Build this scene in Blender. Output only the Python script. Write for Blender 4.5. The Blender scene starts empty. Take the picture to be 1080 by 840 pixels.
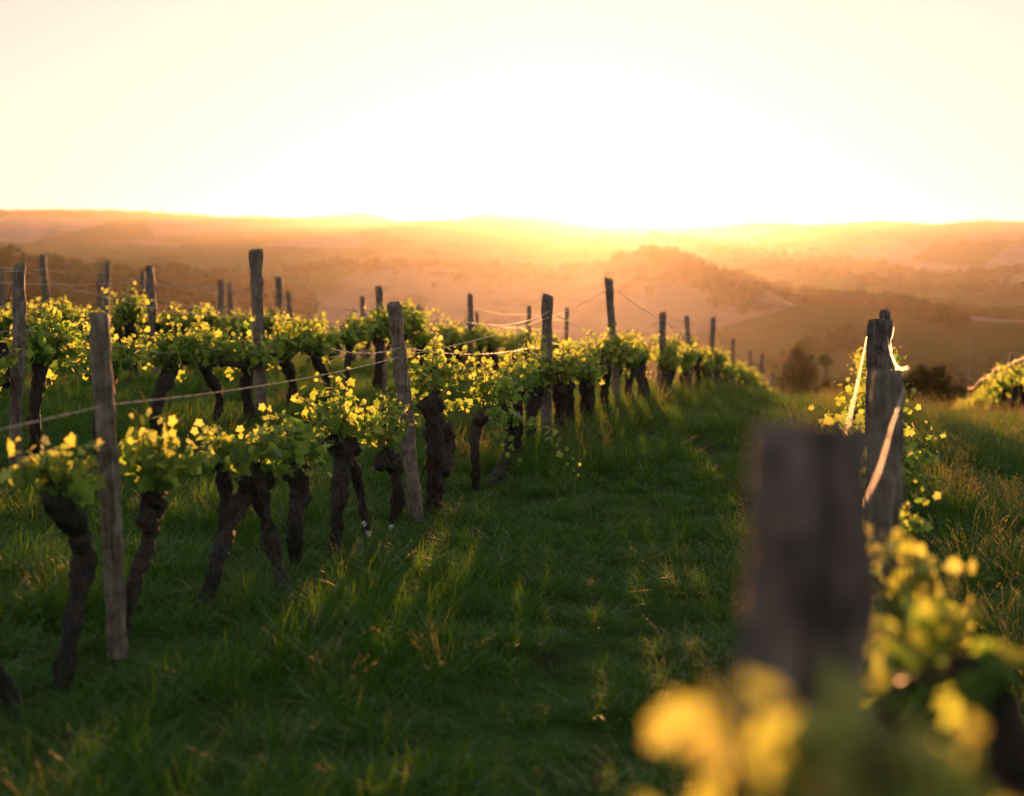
import bpy, math, random
import numpy as np
from mathutils import Vector, noise
R = math.radians
sc = bpy.context.scene
COL = sc.collection

# ------------------------------------------------------------------ camera
CAM = Vector((0.0, 0.0, 1.6))
FPX, CX, CY, HZ, VPX = 1500.0, 540.0, 420.0, 262.0, 925.0
PITCH = math.atan((CY - HZ) / FPX)
YAW = math.atan((VPX - CX) / FPX * math.cos(PITCH))          # camera turned left of the row direction (+Y)
cam_d = bpy.data.cameras.new('camera'); cam = bpy.data.objects.new('camera', cam_d); COL.objects.link(cam)
cam.location = CAM; cam.rotation_euler = (math.pi / 2 - PITCH, 0, YAW)
cam_d.sensor_width = 36; cam_d.lens = 50; cam_d.clip_start = 0.05; cam_d.clip_end = 40000
cam_d.dof.use_dof = True; cam_d.dof.focus_distance = 9.0; cam_d.dof.aperture_fstop = 1.7
sc.camera = cam
RM = cam.rotation_euler.to_matrix()

def ray(px, py):
    return RM @ Vector(((px - CX) / FPX, -(py - CY) / FPX, -1.0))
def on_x(px, py, X):                 # point of the vertical plane x = X
    d = ray(px, py); t = (X - CAM.x) / d.x
    return CAM + d * t
def on_y(px, py, Y):                 # point of the vertical plane y = Y
    d = ray(px, py); t = (Y - CAM.y) / d.y
    return CAM + d * t

# ------------------------------------------------------------------ light
SUN_AZ = math.atan2(ray(592, HZ).x, ray(592, HZ).y)          # clockwise from +Y
SUN_EL = R(1.65)
SUN_DIR = Vector((math.sin(SUN_AZ) * math.cos(SUN_EL), math.cos(SUN_AZ) * math.cos(SUN_EL), math.sin(SUN_EL)))
w = bpy.data.worlds.new('World'); sc.world = w; w.use_nodes = True
nt = w.node_tree; bg = nt.nodes['Background']
sky = nt.nodes.new('ShaderNodeTexSky'); sky.sky_type = 'NISHITA'; sky.sun_disc = False
sky.sun_elevation = SUN_EL; sky.sun_rotation = SUN_AZ
sky.altitude = 200; sky.air_density = 0.55; sky.dust_density = 0.5; sky.ozone_density = 0.0
thin = nt.nodes.new('ShaderNodeGamma'); thin.inputs['Gamma'].default_value = 0.30      # gamma flattens the sky colour's brightness: glow near the sun held down, sky evened
nt.links.new(sky.outputs[0], thin.inputs[0]); nt.links.new(thin.outputs[0], bg.inputs[0]); bg.inputs[1].default_value = 0.128
sd = bpy.data.lights.new('sun', 'SUN'); so = bpy.data.objects.new('sun', sd); COL.objects.link(so)
sd.energy = 5.0; sd.angle = R(0.5); sd.color = (1.0, 0.41, 0.135)
so.rotation_euler = SUN_DIR.to_track_quat('Z', 'Y').to_euler()
so.location = (0, 0, 30)
vs = sc.view_settings
vs.view_transform = 'Standard'; vs.look = 'None'; vs.exposure = 1.95; vs.gamma = 1.0; vs.use_curve_mapping = False
sc.render.engine = 'CYCLES'
cy = sc.cycles
cy.use_denoising = True
try: cy.denoiser = 'OPENIMAGEDENOISE'
except Exception: pass
cy.max_bounces = 6; cy.diffuse_bounces = 3; cy.glossy_bounces = 2; cy.transmission_bounces = 4
cy.volume_bounces = 0; cy.transparent_max_bounces = 8
cy.caustics_reflective = False; cy.caustics_refractive = False
cy.sample_clamp_indirect = 4.0

# ------------------------------------------------------------------ helpers
rng = np.random.default_rng(7); random.seed(7)
def tag(o, label=None, cat=None, group=None, kind=None):
    if label: o['label'] = label
    if cat: o['category'] = cat
    if group: o['group'] = group
    if kind: o['kind'] = kind
    return o
def link(o, parent=None):
    COL.objects.link(o)
    if parent is not None: o.parent = parent
    return o
def empty(name, loc=(0, 0, 0), rz=0.0):
    o = bpy.data.objects.new(name, None); o.empty_display_size = 0.1
    o.location = loc; o.rotation_euler = (0, 0, rz); COL.objects.link(o); return o
def np_mesh(name, V, F, mat=None, smooth=True, attrs=None):
    """V (n,3); F list of (m,k) index arrays"""
    me = bpy.data.meshes.new(name)
    V = np.asarray(V, dtype=np.float32)
    me.vertices.add(len(V)); me.vertices.foreach_set('co', V.ravel())
    loops = np.concatenate([np.asarray(f, dtype=np.int32).ravel() for f in F])
    tot = np.concatenate([np.full(len(f), np.asarray(f).shape[1], dtype=np.int32) for f in F])
    st = np.concatenate([[0], np.cumsum(tot)[:-1]]).astype(np.int32)
    me.loops.add(len(loops)); me.loops.foreach_set('vertex_index', loops)
    me.polygons.add(len(tot)); me.polygons.foreach_set('loop_start', st); me.polygons.foreach_set('loop_total', tot)
    me.polygons.foreach_set('use_smooth', np.full(len(tot), smooth, dtype=bool))
    for k, a in (attrs or {}).items():
        at = me.attributes.new(k, 'FLOAT', 'POINT'); at.data.foreach_set('value', np.asarray(a, dtype=np.float32))
    me.update(calc_edges=True); me.validate()
    if mat: me.materials.append(mat)
    return me
class Geo:
    """collects verts and quads/tris"""
    def __init__(s): s.V = []; s.Q = []; s.T = []; s.n = 0; s.A = []
    def add(s, V, Q=None, T=None, a=0.0):
        V = np.asarray(V, dtype=float).reshape(-1, 3)
        s.V.append(V); s.A.append(np.full(len(V), a) if np.isscalar(a) else np.asarray(a))
        if Q is not None and len(Q): s.Q.append(np.asarray(Q) + s.n)
        if T is not None and len(T): s.T.append(np.asarray(T) + s.n)
        s.n += len(V)
    def mesh(s, name, mat, smooth=True, attr=None):
        F = []
        if s.Q: F.append(np.concatenate(s.Q))
        if s.T: F.append(np.concatenate(s.T))
        return np_mesh(name, np.concatenate(s.V), F, mat, smooth, {attr: np.concatenate(s.A)} if attr else None)
    def obj(s, name, mat, parent=None, smooth=True, attr=None):
        return link(bpy.data.objects.new(name, s.mesh(name, mat, smooth, attr)), parent)
def catmull(P, n):
    P = [Vector(p) for p in P]
    if len(P) == 2: return [P[0].lerp(P[1], i / n) for i in range(n + 1)]
    Q = [P[0] * 2 - P[1]] + P + [P[-1] * 2 - P[-2]]
    out = []; m = len(P) - 1
    for i in range(n + 1):
        u = i / n * m; k = min(int(u), m - 1); t = u - k
        a, b, c, d = Q[k], Q[k + 1], Q[k + 2], Q[k + 3]
        out.append(0.5 * (2 * b + (c - a) * t + (2 * a - 5 * b + 4 * c - d) * t * t + (3 * b - a - 3 * c + d) * t ** 3))
    return out
def interp(vals, n):
    return np.interp(np.linspace(0, 1, n + 1), np.linspace(0, 1, len(vals)), vals)
def tube(geo, path, rad, n=24, seg=8, lump=0.0, fine=0.0, seed=0.0, groove=0.0, ell=1.0, a=0.0, flat_end=False):
    pts = catmull(path, n); r = interp(rad, n)
    rings = []; up = Vector((0.3, 1, 0.2)).normalized()
    arc = 0.0
    for i, p in enumerate(pts):
        if i: arc += (p - pts[i - 1]).length
        t = (pts[min(i + 1, n)] - pts[max(i - 1, 0)])
        t = t.normalized() if t.length > 1e-9 else Vector((0, 0, 1))
        x = up - t * up.dot(t)
        if x.length < 1e-4: x = Vector((1, 0, 0)) - t * t.x
        x.normalize(); y = t.cross(x); up = x
        for j in range(seg):
            th = 2 * math.pi * j / seg
            d = x * math.cos(th) * ell + y * math.sin(th)
            k = 1.0
            if lump: k += lump * noise.noise((p + d * r[i]) * 11 + Vector((seed, seed * 2, 0)))
            if fine:
                tw = th + arc * 5.0 + seed
                k += fine * noise.noise(Vector((math.cos(tw) * 2.6, math.sin(tw) * 2.6, arc * 9 + seed * 3)))
                k += fine * .5 * noise.noise(Vector((math.cos(tw) * 6, math.sin(tw) * 6, arc * 30 + seed)))
            if groove: k += groove * noise.noise(Vector((math.cos(th) * 3.1, math.sin(th) * 3.1, i * 0.12 + seed)))
            rings.append(p + d * (r[i] * k))
    V = [tuple(v) for v in rings]; Q = []; T = []
    for i in range(n):
        for j in range(seg):
            j2 = (j + 1) % seg
            Q.append((i * seg + j, i * seg + j2, (i + 1) * seg + j2, (i + 1) * seg + j))
    b = len(V)
    t0 = (pts[1] - pts[0]).normalized(); t1 = (pts[n] - pts[n - 1]).normalized()
    V.append(tuple(pts[0] - t0 * r[0] * (0.0 if flat_end else 0.5))); V.append(tuple(pts[n] + t1 * r[n] * (0.1 if flat_end else 0.6)))
    for j in range(seg):
        j2 = (j + 1) % seg
        T.append((b, j2, j)); T.append((b + 1, n * seg + j, n * seg + j2))
    geo.add(V, Q, T, a)

# ------------------------------------------------------------------ materials
def mat(name):
    m = bpy.data.materials.new(name); m.use_nodes = True
    n = m.node_tree.nodes; p = n['Principled BSDF']
    return m, n, m.node_tree.links, p
def ramp(n, stops):
    r = n.new('ShaderNodeValToRGB'); e = r.color_ramp.elements
    while len(e) < len(stops): e.new(0.5)
    for i, (pos, c) in enumerate(stops): e[i].position = pos; e[i].color = (*c, 1)
    return r
def noise_node(n, l, scale, detail=6, rough=0.6, vec=None, dist=0.0):
    t = n.new('ShaderNodeTexNoise'); t.inputs['Scale'].default_value = scale
    t.inputs['Detail'].default_value = detail; t.inputs['Roughness'].default_value = rough
    t.inputs['Distortion'].default_value = dist
    if vec is not None: l.new(vec, t.inputs['Vector'])
    return t
def wood_mat(name, c0, c1, c2, ps=17, pd=5, pr=((0.40, (0.25, 0.20, 0.18)), (0.60, (1, 1, 1)))):
    m, n, l, p = mat(name)
    tc = n.new('ShaderNodeTexCoord'); mp = n.new('ShaderNodeMapping'); mp.inputs['Scale'].default_value = (1, 1, 0.07)
    l.new(tc.outputs['Object'], mp.inputs[0])
    oi = n.new('ShaderNodeObjectInfo'); vm = n.new('ShaderNodeVectorMath'); vm.operation = 'ADD'
    cmb = n.new('ShaderNodeCombineXYZ')
    ml = n.new('ShaderNodeMath'); ml.operation = 'MULTIPLY'; ml.inputs[1].default_value = 30
    l.new(oi.outputs['Random'], ml.inputs[0]); l.new(ml.outputs[0], cmb.inputs[2]); l.new(ml.outputs[0], cmb.inputs[0])
    l.new(mp.outputs[0], vm.inputs[0]); l.new(cmb.outputs[0], vm.inputs[1])
    a = noise_node(n, l, 90, 8, 0.7, vm.outputs[0], 0.3)
    b = noise_node(n, l, ps, pd, 0.6, tc.outputs['Object'])
    r = ramp(n, [(0.3, c0), (0.52, c1), (0.72, c2)]); l.new(a.outputs['Fac'], r.inputs[0])
    mx = n.new('ShaderNodeMixRGB'); mx.blend_type = 'MULTIPLY'; mx.inputs[0].default_value = 0.7
    r2 = ramp(n, list(pr)); l.new(b.outputs['Fac'], r2.inputs[0])
    l.new(r.outputs[0], mx.inputs[1]); l.new(r2.outputs[0], mx.inputs[2]); l.new(mx.outputs[0], p.inputs['Base Color'])
    p.inputs['Roughness'].default_value = 0.85
    bp = n.new('ShaderNodeBump'); bp.inputs['Strength'].default_value = 0.7; bp.inputs['Distance'].default_value = 0.006
    l.new(a.outputs['Fac'], bp.inputs['Height']); l.new(bp.outputs[0], p.inputs['Normal'])
    return m
M_POST = wood_mat('weathered_wood', (0.075, 0.055, 0.043), (0.23, 0.175, 0.135), (0.43, 0.345, 0.27))
M_DARKPOST = wood_mat('dark_split_wood', (0.035, 0.021, 0.018), (0.19, 0.13, 0.112), (0.52, 0.41, 0.37), 14, 2, ((0.42, (0.13, 0.09, 0.08)), (0.60, (1, 1, 1))))
def bark_mat():
    m, n, l, p = mat('vine_bark')
    tc = n.new('ShaderNodeTexCoord'); mp = n.new('ShaderNodeMapping'); mp.inputs['Scale'].default_value = (1, 1, 0.22)
    l.new(tc.outputs['Object'], mp.inputs[0])
    a = noise_node(n, l, 60, 8, 0.72, mp.outputs[0], 0.6)
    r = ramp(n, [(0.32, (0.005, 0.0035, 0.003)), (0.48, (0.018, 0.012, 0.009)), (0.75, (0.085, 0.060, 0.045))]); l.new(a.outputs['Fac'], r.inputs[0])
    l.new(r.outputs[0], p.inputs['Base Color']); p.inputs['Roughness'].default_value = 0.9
    bp = n.new('ShaderNodeBump'); bp.inputs['Strength'].default_value = 1.0; bp.inputs['Distance'].default_value = 0.012
    l.new(a.outputs['Fac'], bp.inputs['Height']); l.new(bp.outputs[0], p.inputs['Normal'])
    return m
M_BARK = bark_mat()
def leaf_mat(name, dif, tra, attr='tint', mixf=0.5, gloss=0.08):
    """dif / tra: colour stops over the attribute: reflected and transmitted colour"""
    m = bpy.data.materials.new(name); m.use_nodes = True
    n = m.node_tree.nodes; l = m.node_tree.links; n.clear()
    at = n.new('ShaderNodeAttribute'); at.attribute_name = attr
    rd = ramp(n, dif); rt = ramp(n, tra)
    l.new(at.outputs['Fac'], rd.inputs[0]); l.new(at.outputs['Fac'], rt.inputs[0])
    d = n.new('ShaderNodeBsdfDiffuse'); t = n.new('ShaderNodeBsdfTranslucent')
    l.new(rd.outputs[0], d.inputs[0]); l.new(rt.outputs[0], t.inputs[0])
    mx = n.new('ShaderNodeMixShader'); mx.inputs[0].default_value = mixf
    l.new(d.outputs[0], mx.inputs[1]); l.new(t.outputs[0], mx.inputs[2])
    g = n.new('ShaderNodeBsdfGlossy'); g.inputs['Roughness'].default_value = 0.45; g.inputs[0].default_value = (1, 1, 1, 1)
    m2 = n.new('ShaderNodeMixShader'); m2.inputs[0].default_value = gloss
    fr = n.new('ShaderNodeFresnel'); fr.inputs[0].default_value = 1.35
    fm = n.new('ShaderNodeMath'); fm.operation = 'MULTIPLY'; fm.inputs[1].default_value = gloss * 8
    l.new(fr.outputs[0], fm.inputs[0]); l.new(fm.outputs[0], m2.inputs[0])
    l.new(mx.outputs[0], m2.inputs[1]); l.new(g.outputs[0], m2.inputs[2])
    o = n.new('ShaderNodeOutputMaterial'); l.new(m2.outputs[0], o.inputs[0])
    return m
M_LEAF = leaf_mat('vine_leaf', [(0.0, (0.075, 0.135, 0.035)), (0.5, (0.11, 0.17, 0.045)), (1.0, (0.19, 0.18, 0.07))],
                  [(0.0, (0.22, 0.38, 0.045)), (0.45, (0.47, 0.54, 0.09)), (1.0, (0.54, 0.53, 0.15))], mixf=0.66, gloss=0.012)
M_GRASS = leaf_mat('grass_blade', [(0.0, (0.032, 0.105, 0.004)), (0.5, (0.075, 0.168, 0.008)), (0.8, (0.14, 0.16, 0.05)), (1.0, (0.42, 0.35, 0.20))],
                   [(0.0, (0.05, 0.14, 0.010)), (0.5, (0.12, 0.23, 0.018)), (0.8, (0.30, 0.27, 0.04)), (1.0, (0.35, 0.25, 0.10))], mixf=0.45, gloss=0.006)
M_TREE = leaf_mat('tree_leaf', [(0.0, (0.02, 0.04, 0.012)), (1.0, (0.05, 0.07, 0.02))],
                  [(0.0, (0.02, 0.04, 0.01)), (1.0, (0.05, 0.07, 0.015))], mixf=0.25, gloss=0.0)
M_CANE = wood_mat('cane', (0.05, 0.045, 0.02), (0.10, 0.09, 0.04), (0.16, 0.12, 0.06))
def wire_mat():
    m, n, l, p = mat('rusty_wire')
    tc = n.new('ShaderNodeTexCoord'); a = noise_node(n, l, 40, 4, 0.6, tc.outputs['Object'])
    r = ramp(n, [(0.4, (0.34, 0.24, 0.18)), (0.65, (0.62, 0.57, 0.50))]); l.new(a.outputs['Fac'], r.inputs[0])
    l.new(r.outputs[0], p.inputs['Base Color']); p.inputs['Metallic'].default_value = 0.7; p.inputs['Roughness'].default_value = 0.48
    return m
M_WIRE = wire_mat()
def ground_mat():
    m, n, l, p = mat('meadow_and_fields')
    g = n.new('ShaderNodeNewGeometry')
    # near: soil and short turf
    a = noise_node(n, l, 3.0, 8, 0.65, g.outputs['Position'])
    near = ramp(n, [(0.35, (0.025, 0.03, 0.012)), (0.6, (0.04, 0.075, 0.016)), (0.8, (0.06, 0.06, 0.025))]); l.new(a.outputs['Fac'], near.inputs[0])
    # far: a patchwork of fields, meadows, ploughed soil
    mp = n.new('ShaderNodeMapping'); mp.inputs['Scale'].default_value = (1 / 260, 1 / 420, 0.0); mp.inputs['Rotation'].default_value = (0, 0, 0.5)
    l.new(g.outputs['Position'], mp.inputs[0])
    v = n.new('ShaderNodeTexVoronoi'); v.inputs['Scale'].default_value = 1.0; l.new(mp.outputs[0], v.inputs['Vector'])
    sx = n.new('ShaderNodeSeparateXYZ'); l.new(v.outputs['Color'], sx.inputs[0])
    fld = ramp(n, [(0.0, (0.045, 0.06, 0.02)), (0.3, (0.075, 0.09, 0.032)), (0.5, (0.18, 0.125, 0.11)), (0.62, (0.085, 0.095, 0.035)), (0.8, (0.24, 0.17, 0.15)), (1.0, (0.05, 0.07, 0.025))])
    fld.color_ramp.interpolation = 'CONSTANT'; l.new(sx.outputs[0], fld.inputs[0])
    b = noise_node(n, l, 0.02, 10, 0.7, g.outputs['Position'])
    woods = ramp(n, [(0.52, (1, 1, 1)), (0.6, (0.35, 0.42, 0.3))]); l.new(b.outputs['Fac'], woods.inputs[0])
    mx = n.new('ShaderNodeMixRGB'); mx.blend_type = 'MULTIPLY'; mx.inputs[0].default_value = 0.85
    l.new(fld.outputs[0], mx.inputs[1]); l.new(woods.outputs[0], mx.inputs[2])
    ln = n.new('ShaderNodeVectorMath'); ln.operation = 'LENGTH'; l.new(g.outputs['Position'], ln.inputs[0])
    mr = n.new('ShaderNodeMapRange'); mr.inputs['From Min'].default_value = 60; mr.inputs['From Max'].default_value = 160; l.new(ln.outputs['Value'], mr.inputs['Value'])
    mf = n.new('ShaderNodeMixRGB'); l.new(mr.outputs[0], mf.inputs[0]); l.new(near.outputs[0], mf.inputs[1]); l.new(mx.outputs[0], mf.inputs[2])
    l.new(mf.outputs[0], p.inputs['Base Color']); p.inputs['Roughness'].default_value = 1.0
    p.inputs['Specular IOR Level'].default_value = 0.0
    return m
M_GROUND = ground_mat()
def plain(name, c, rough=0.8):
    m, n, l, p = mat(name)
    tc = n.new('ShaderNodeTexCoord'); a = noise_node(n, l, 6, 5, 0.6, tc.outputs['Object'])
    r = ramp(n, [(0.3, tuple(x * 0.75 for x in c)), (0.7, c)]); l.new(a.outputs['Fac'], r.inputs[0]); l.new(r.outputs[0], p.inputs['Base Color'])
    p.inputs['Roughness'].default_value = rough
    return m
M_WALL = plain('house_plaster', (0.55, 0.45, 0.36)); M_ROOF = plain('clay_roof', (0.28, 0.13, 0.08))
M_PETAL = plain('white_petal', (0.6, 0.58, 0.52))

# ------------------------------------------------------------------ terrain
AY = np.array([-4000, -300, -60, -10, 0, 5, 8.5, 12, 15, 18, 24, 27, 31, 38, 60, 120, 250, 600, 900, 20000.])
AZ = np.array([-60, -18, -1.0, .10, .08, .05, -.10, -.17, -.23, -.44, -.86, -1.2, -1.68, -2.75, -6.4, -17, -36, -58, -62, -62.])
CXX = np.array([-4000, -400, -80, -30, -16.5, -8.25, -5.5, -2.75, 0, 2.7, 10, 40, 200, 4000.])
CZZ = np.array([-20, -12, 0.2, .55, .50, .28, .16, 0.0, -.16, -.36, -.95, -3.2, -12, -20.])
RIDGES = [   # distance, near width, far width, treetop roughness, skyline in photo pixels
 (4000, 1100, 1300, 9.0, [(-900,236),(-600,232),(-300,226),(0,222),(100,222),(180,225),(250,229),(330,230),(385,226),(425,233),(470,233),(510,226),(560,229),(610,237),(680,241),(740,240),(800,236),(860,237),(930,234),(990,236),(1045,232),(1080,235),(1300,230),(1700,236),(2200,236)]),
 (2200, 600, 700, 7.0, [(-900,262),(0,256),(150,259),(300,262),(450,260),(540,253),(620,248),(700,255),(760,261),(820,264),(870,273),(930,283),(1000,290),(1080,287),(1400,280),(2200,280)]),
 (950, 240, 380, 5.0, [(-900,290),(0,296),(250,296),(310,290),(370,284),(430,283),(520,286),(600,288),(640,283),(662,274),(690,272),(720,278),(760,291),(800,301),(850,312),(950,332),(1080,345),(1400,350),(2200,350)]),
 (600, 120, 200, 0.5, [(-900,345),(700,350),(780,338),(850,322),(900,322),(950,328),(1010,337),(1080,342),(2200,345)]),
]
def px_to_az(px): return np.arctan((np.asarray(px) - CX) / FPX * math.cos(PITCH)) - YAW   # clockwise from +Y
def ridge_tables():
    out = []
    for D, wn, wf, rough, sil in RIDGES:
        az = []; hh = []
        for px, py in sil:
            d = ray(px, py); az.append(math.atan2(d.x, d.y)); hh.append(CAM.z + D * d.z / math.hypot(d.x, d.y))
        out.append((D, wn, wf, rough, np.array(az), np.array(hh)))
    return out
RT = ridge_tables()
def vnoise(x, y, s, seed):
    """smooth value noise"""
    x = x / s; y = y / s; xi = np.floor(x).astype(np.int64); yi = np.floor(y).astype(np.int64); fx = x - xi; fy = y - yi
    fx = fx * fx * (3 - 2 * fx); fy = fy * fy * (3 - 2 * fy)
    def h(a, b):
        v = (a * 374761393 + b * 668265263 + seed * 1442695041) & 0x7fffffff
        v = ((v ^ (v >> 13)) * 1274126177) & 0x7fffffff
        return ((v ^ (v >> 16)) & 0xffff) / 65535.0
    return (h(xi, yi) * (1 - fx) + h(xi + 1, yi) * fx) * (1 - fy) + (h(xi, yi + 1) * (1 - fx) + h(xi + 1, yi + 1) * fx) * fy
def pchip(x, xs, ys):
    h = np.diff(xs); dl = np.diff(ys) / h
    m = np.zeros(len(xs)); m[0] = dl[0]; m[-1] = dl[-1]
    for i in range(1, len(xs) - 1):
        if dl[i - 1] * dl[i] > 0:
            w1 = 2 * h[i] + h[i - 1]; w2 = h[i] + 2 * h[i - 1]
            m[i] = (w1 + w2) / (w1 / dl[i - 1] + w2 / dl[i])
    x = np.clip(x, xs[0], xs[-1]); k = np.clip(np.searchsorted(xs, x) - 1, 0, len(xs) - 2)
    t = (x - xs[k]) / h[k]
    return ys[k] * (1 + 2 * t) * (1 - t) ** 2 + h[k] * m[k] * t * (1 - t) ** 2 + ys[k + 1] * t * t * (3 - 2 * t) + h[k] * m[k + 1] * t * t * (t - 1)
def H(x, y):
    x = np.asarray(x, dtype=float); y = np.asarray(y, dtype=float)
    base = pchip(y, AY, AZ) + pchip(x, CXX, CZZ)
    r = np.hypot(x, y)
    base = np.maximum(base, -66) 
    base = base + np.clip((r - 80) / 400, 0, 1) * (vnoise(x, y, 160, 3) - 0.5) * 8
    base = base + (vnoise(x, y, 1.3, 5) - 0.5) * 0.05 + (vnoise(x, y, 0.45, 6) - 0.5) * 0.02
    az = np.arctan2(x, y); out = base
    for D, wn, wf, rough, a, h in RT:
        hh = pchip(az, a, h)
        wq = np.where(r < D, wn, wf)
        f = np.exp(-((r - D) / wq) ** 2)
        f = np.where(r > 420, f, 0)
        rg = (vnoise(x, y, 14, 11) - 0.5) * rough * 0.5 + (vnoise(x, y, 60, 12) - 0.5) * rough * 0.9
        out = np.maximum(out, -64 + (hh + 64) * f + rg * f * f)
    return out
def hz(x, y): return float(H(np.array([x]), np.array([y]))[0])

fwd = -YAW
azs = np.concatenate([np.linspace(fwd - math.pi, fwd - R(34), 90)[:-1], np.linspace(fwd - R(34), fwd + R(34), 820), np.linspace(fwd + R(34), fwd + math.pi, 90)[1:-1]])
rs = np.concatenate([np.linspace(0.4, 40, 130)[:-1], np.geomspace(40, 7600, 330)])
AA, RR = np.meshgrid(azs, rs); X = RR * np.sin(AA); Y = RR * np.cos(AA); Z = H(X, Y)
na, nr = len(azs), len(rs)
V = np.stack([X.ravel(), Y.ravel(), Z.ravel()], 1)
V = np.concatenate([V, [[0, 0, hz(0, 0)]]])
ii, jj = np.meshgrid(np.arange(nr - 1), np.arange(na), indexing='ij'); j2 = (jj + 1) % na
Qd = np.stack([ii * na + jj, ii * na + j2, (ii + 1) * na + j2, (ii + 1) * na + jj], -1).reshape(-1, 4)
Tr = np.stack([np.full(na, len(V) - 1), (np.arange(na) + 1) % na, np.arange(na)], 1)
ground = link(bpy.data.objects.new('ground', np_mesh('ground', V, [Qd[:, ::-1], Tr[:, ::-1]], M_GROUND)))
tag(ground, kind='structure')
Z_LOW, Z_HIGH = float(V[:, 2].min()), float(V[:, 2].max())

# haze: the evening air over the valley
m = bpy.data.materials.new('evening_air'); m.use_nodes = True; n = m.node_tree.nodes; l = m.node_tree.links; n.clear()
pv = n.new('ShaderNodeVolumePrincipled'); om = n.new('ShaderNodeOutputMaterial'); l.new(pv.outputs[0], om.inputs['Volume'])
pv.inputs['Color'].default_value = (0.97, 0.90, 0.86, 1); pv.inputs['Density'].default_value = 0.37e-4
pv.inputs['Anisotropy'].default_value = 0.79
hb = 8000.0; z0, z1 = Z_LOW - 1.0, Z_HIGH + 12.0
hv = [(sx * hb, sy * hb, z) for z in (z0, z1) for sx, sy in ((-1, -1), (1, -1), (1, 1), (-1, 1))]
haze = link(bpy.data.objects.new('haze', np_mesh('haze', hv, [np.array([(0, 3, 2, 1), (4, 5, 6, 7), (0, 1, 5, 4), (1, 2, 6, 5), (2, 3, 7, 6), (3, 0, 4, 7)])], m, False)))
tag(haze, kind='stuff')

# ------------------------------------------------------------------ leaves
LT = np.array([(0, 0.0), (.20, -.14), (.46, -.06), (.52, .16), (.40, .27), (.66, .42), (.58, .62), (.36, .60), (.26, .80), (0, 1.02)])
LT2 = np.concatenate([LT, LT[1:-1] * [-1, 1], [[0, .36]]])
LV = np.stack([LT2[:, 0], LT2[:, 1] - 0.0, 0.22 * np.abs(LT2[:, 0]) - 0.22 * np.clip(LT2[:, 1], 0, 2) ** 2 - 0.15 * LT2[:, 0] ** 2], 1)
_o = list(range(0, 10)) ; _o2 = [0] + list(range(10, 18)) + [9]; _c = 18
LF = np.array([(_c, _o[i], _o[i + 1]) for i in range(9)] + [(_c, _o2[i + 1], _o2[i]) for i in range(9)])
def leaves(geo, pos, tip, nrm, size, tint):
    pos = np.asarray(pos); tip = np.asarray(tip); nrm = np.asarray(nrm); size = np.asarray(size)
    tip = tip / np.linalg.norm(tip, axis=1, keepdims=True)
    side = np.cross(tip, nrm); side /= (np.linalg.norm(side, axis=1, keepdims=True) + 1e-9); nn = np.cross(side, tip)
    asp = 0.85 + 0.35 * rng.random(len(pos)); cup = rng.uniform(-0.6, 1.6, len(pos))
    W = pos[:, None, :] + size[:, None, None] * (LV[None, :, 0:1] * (side * asp[:, None])[:, None, :] + LV[None, :, 1:2] * tip[:, None, :] + LV[None, :, 2:3] * (nn * cup[:, None])[:, None, :])
    N = len(pos); F = (LF[None] + (np.arange(N) * 19)[:, None, None]).reshape(-1, 3)
    geo.add(W.reshape(-1, 3), None, F, np.repeat(tint, 19))
def shoot(gc, gl, start, dirn, length, lsize=0.085, step=0.05, droop=0.35, thick=0.0035, dens=1.0, tipy=0.0, wob=1.0, bare=0.0):
    """one green shoot with leaves along it"""
    p = Vector(start); d = Vector(dirn).normalized(); pts = [p.copy()]
    k = max(4, int(length / 0.06))
    for i in range(k):
        d = (d + Vector((random.gauss(0, .13) * wob, random.gauss(0, .13) * wob, random.gauss(0, .1) * wob - droop * 0.10 * i / k))).normalized()
        p = p + d * (length / k); pts.append(p.copy())
    tube(gc, pts, [thick, thick * 0.4], n=k, seg=5)
    nl = int(length / step * dens) + 1
    P = []; T = []; N = []; S = []; C = []
    for i in range(nl):
        u = bare + (1 - bare) * (i + 0.5 + random.uniform(-.3, .3)) / nl; q = u * k; a = min(int(q), k - 1); c = pts[a].lerp(pts[a + 1], q - a)
        th = i * 2.4 + random.uniform(-.7, .7)
        out = Vector((math.cos(th), math.sin(th), random.uniform(-.35, .45)))
        pet = out.normalized() * lsize * random.uniform(.25, .65)
        tipd = (out + Vector((0, 0, random.uniform(-.9, .25)))).normalized()
        nr = (Vector((0, 0, .55)) + Vector((random.gauss(0, .7), random.gauss(0, .8), random.gauss(0, .3)))).normalized()
        P.append(c + pet); T.append(tipd); N.append(nr)
        young = max(0.0, (u - 0.45) / 0.55)
        S.append(lsize * (1.0 - 0.62 * young) * random.uniform(.65, 1.2))
        C.append(min(1, max(0, 0.14 + 0.5 * young * random.uniform(.5, 1.4) + random.gauss(0, .16) + tipy)))
    leaves(gl, P, T, N, np.array(S), np.array(C))

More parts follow.
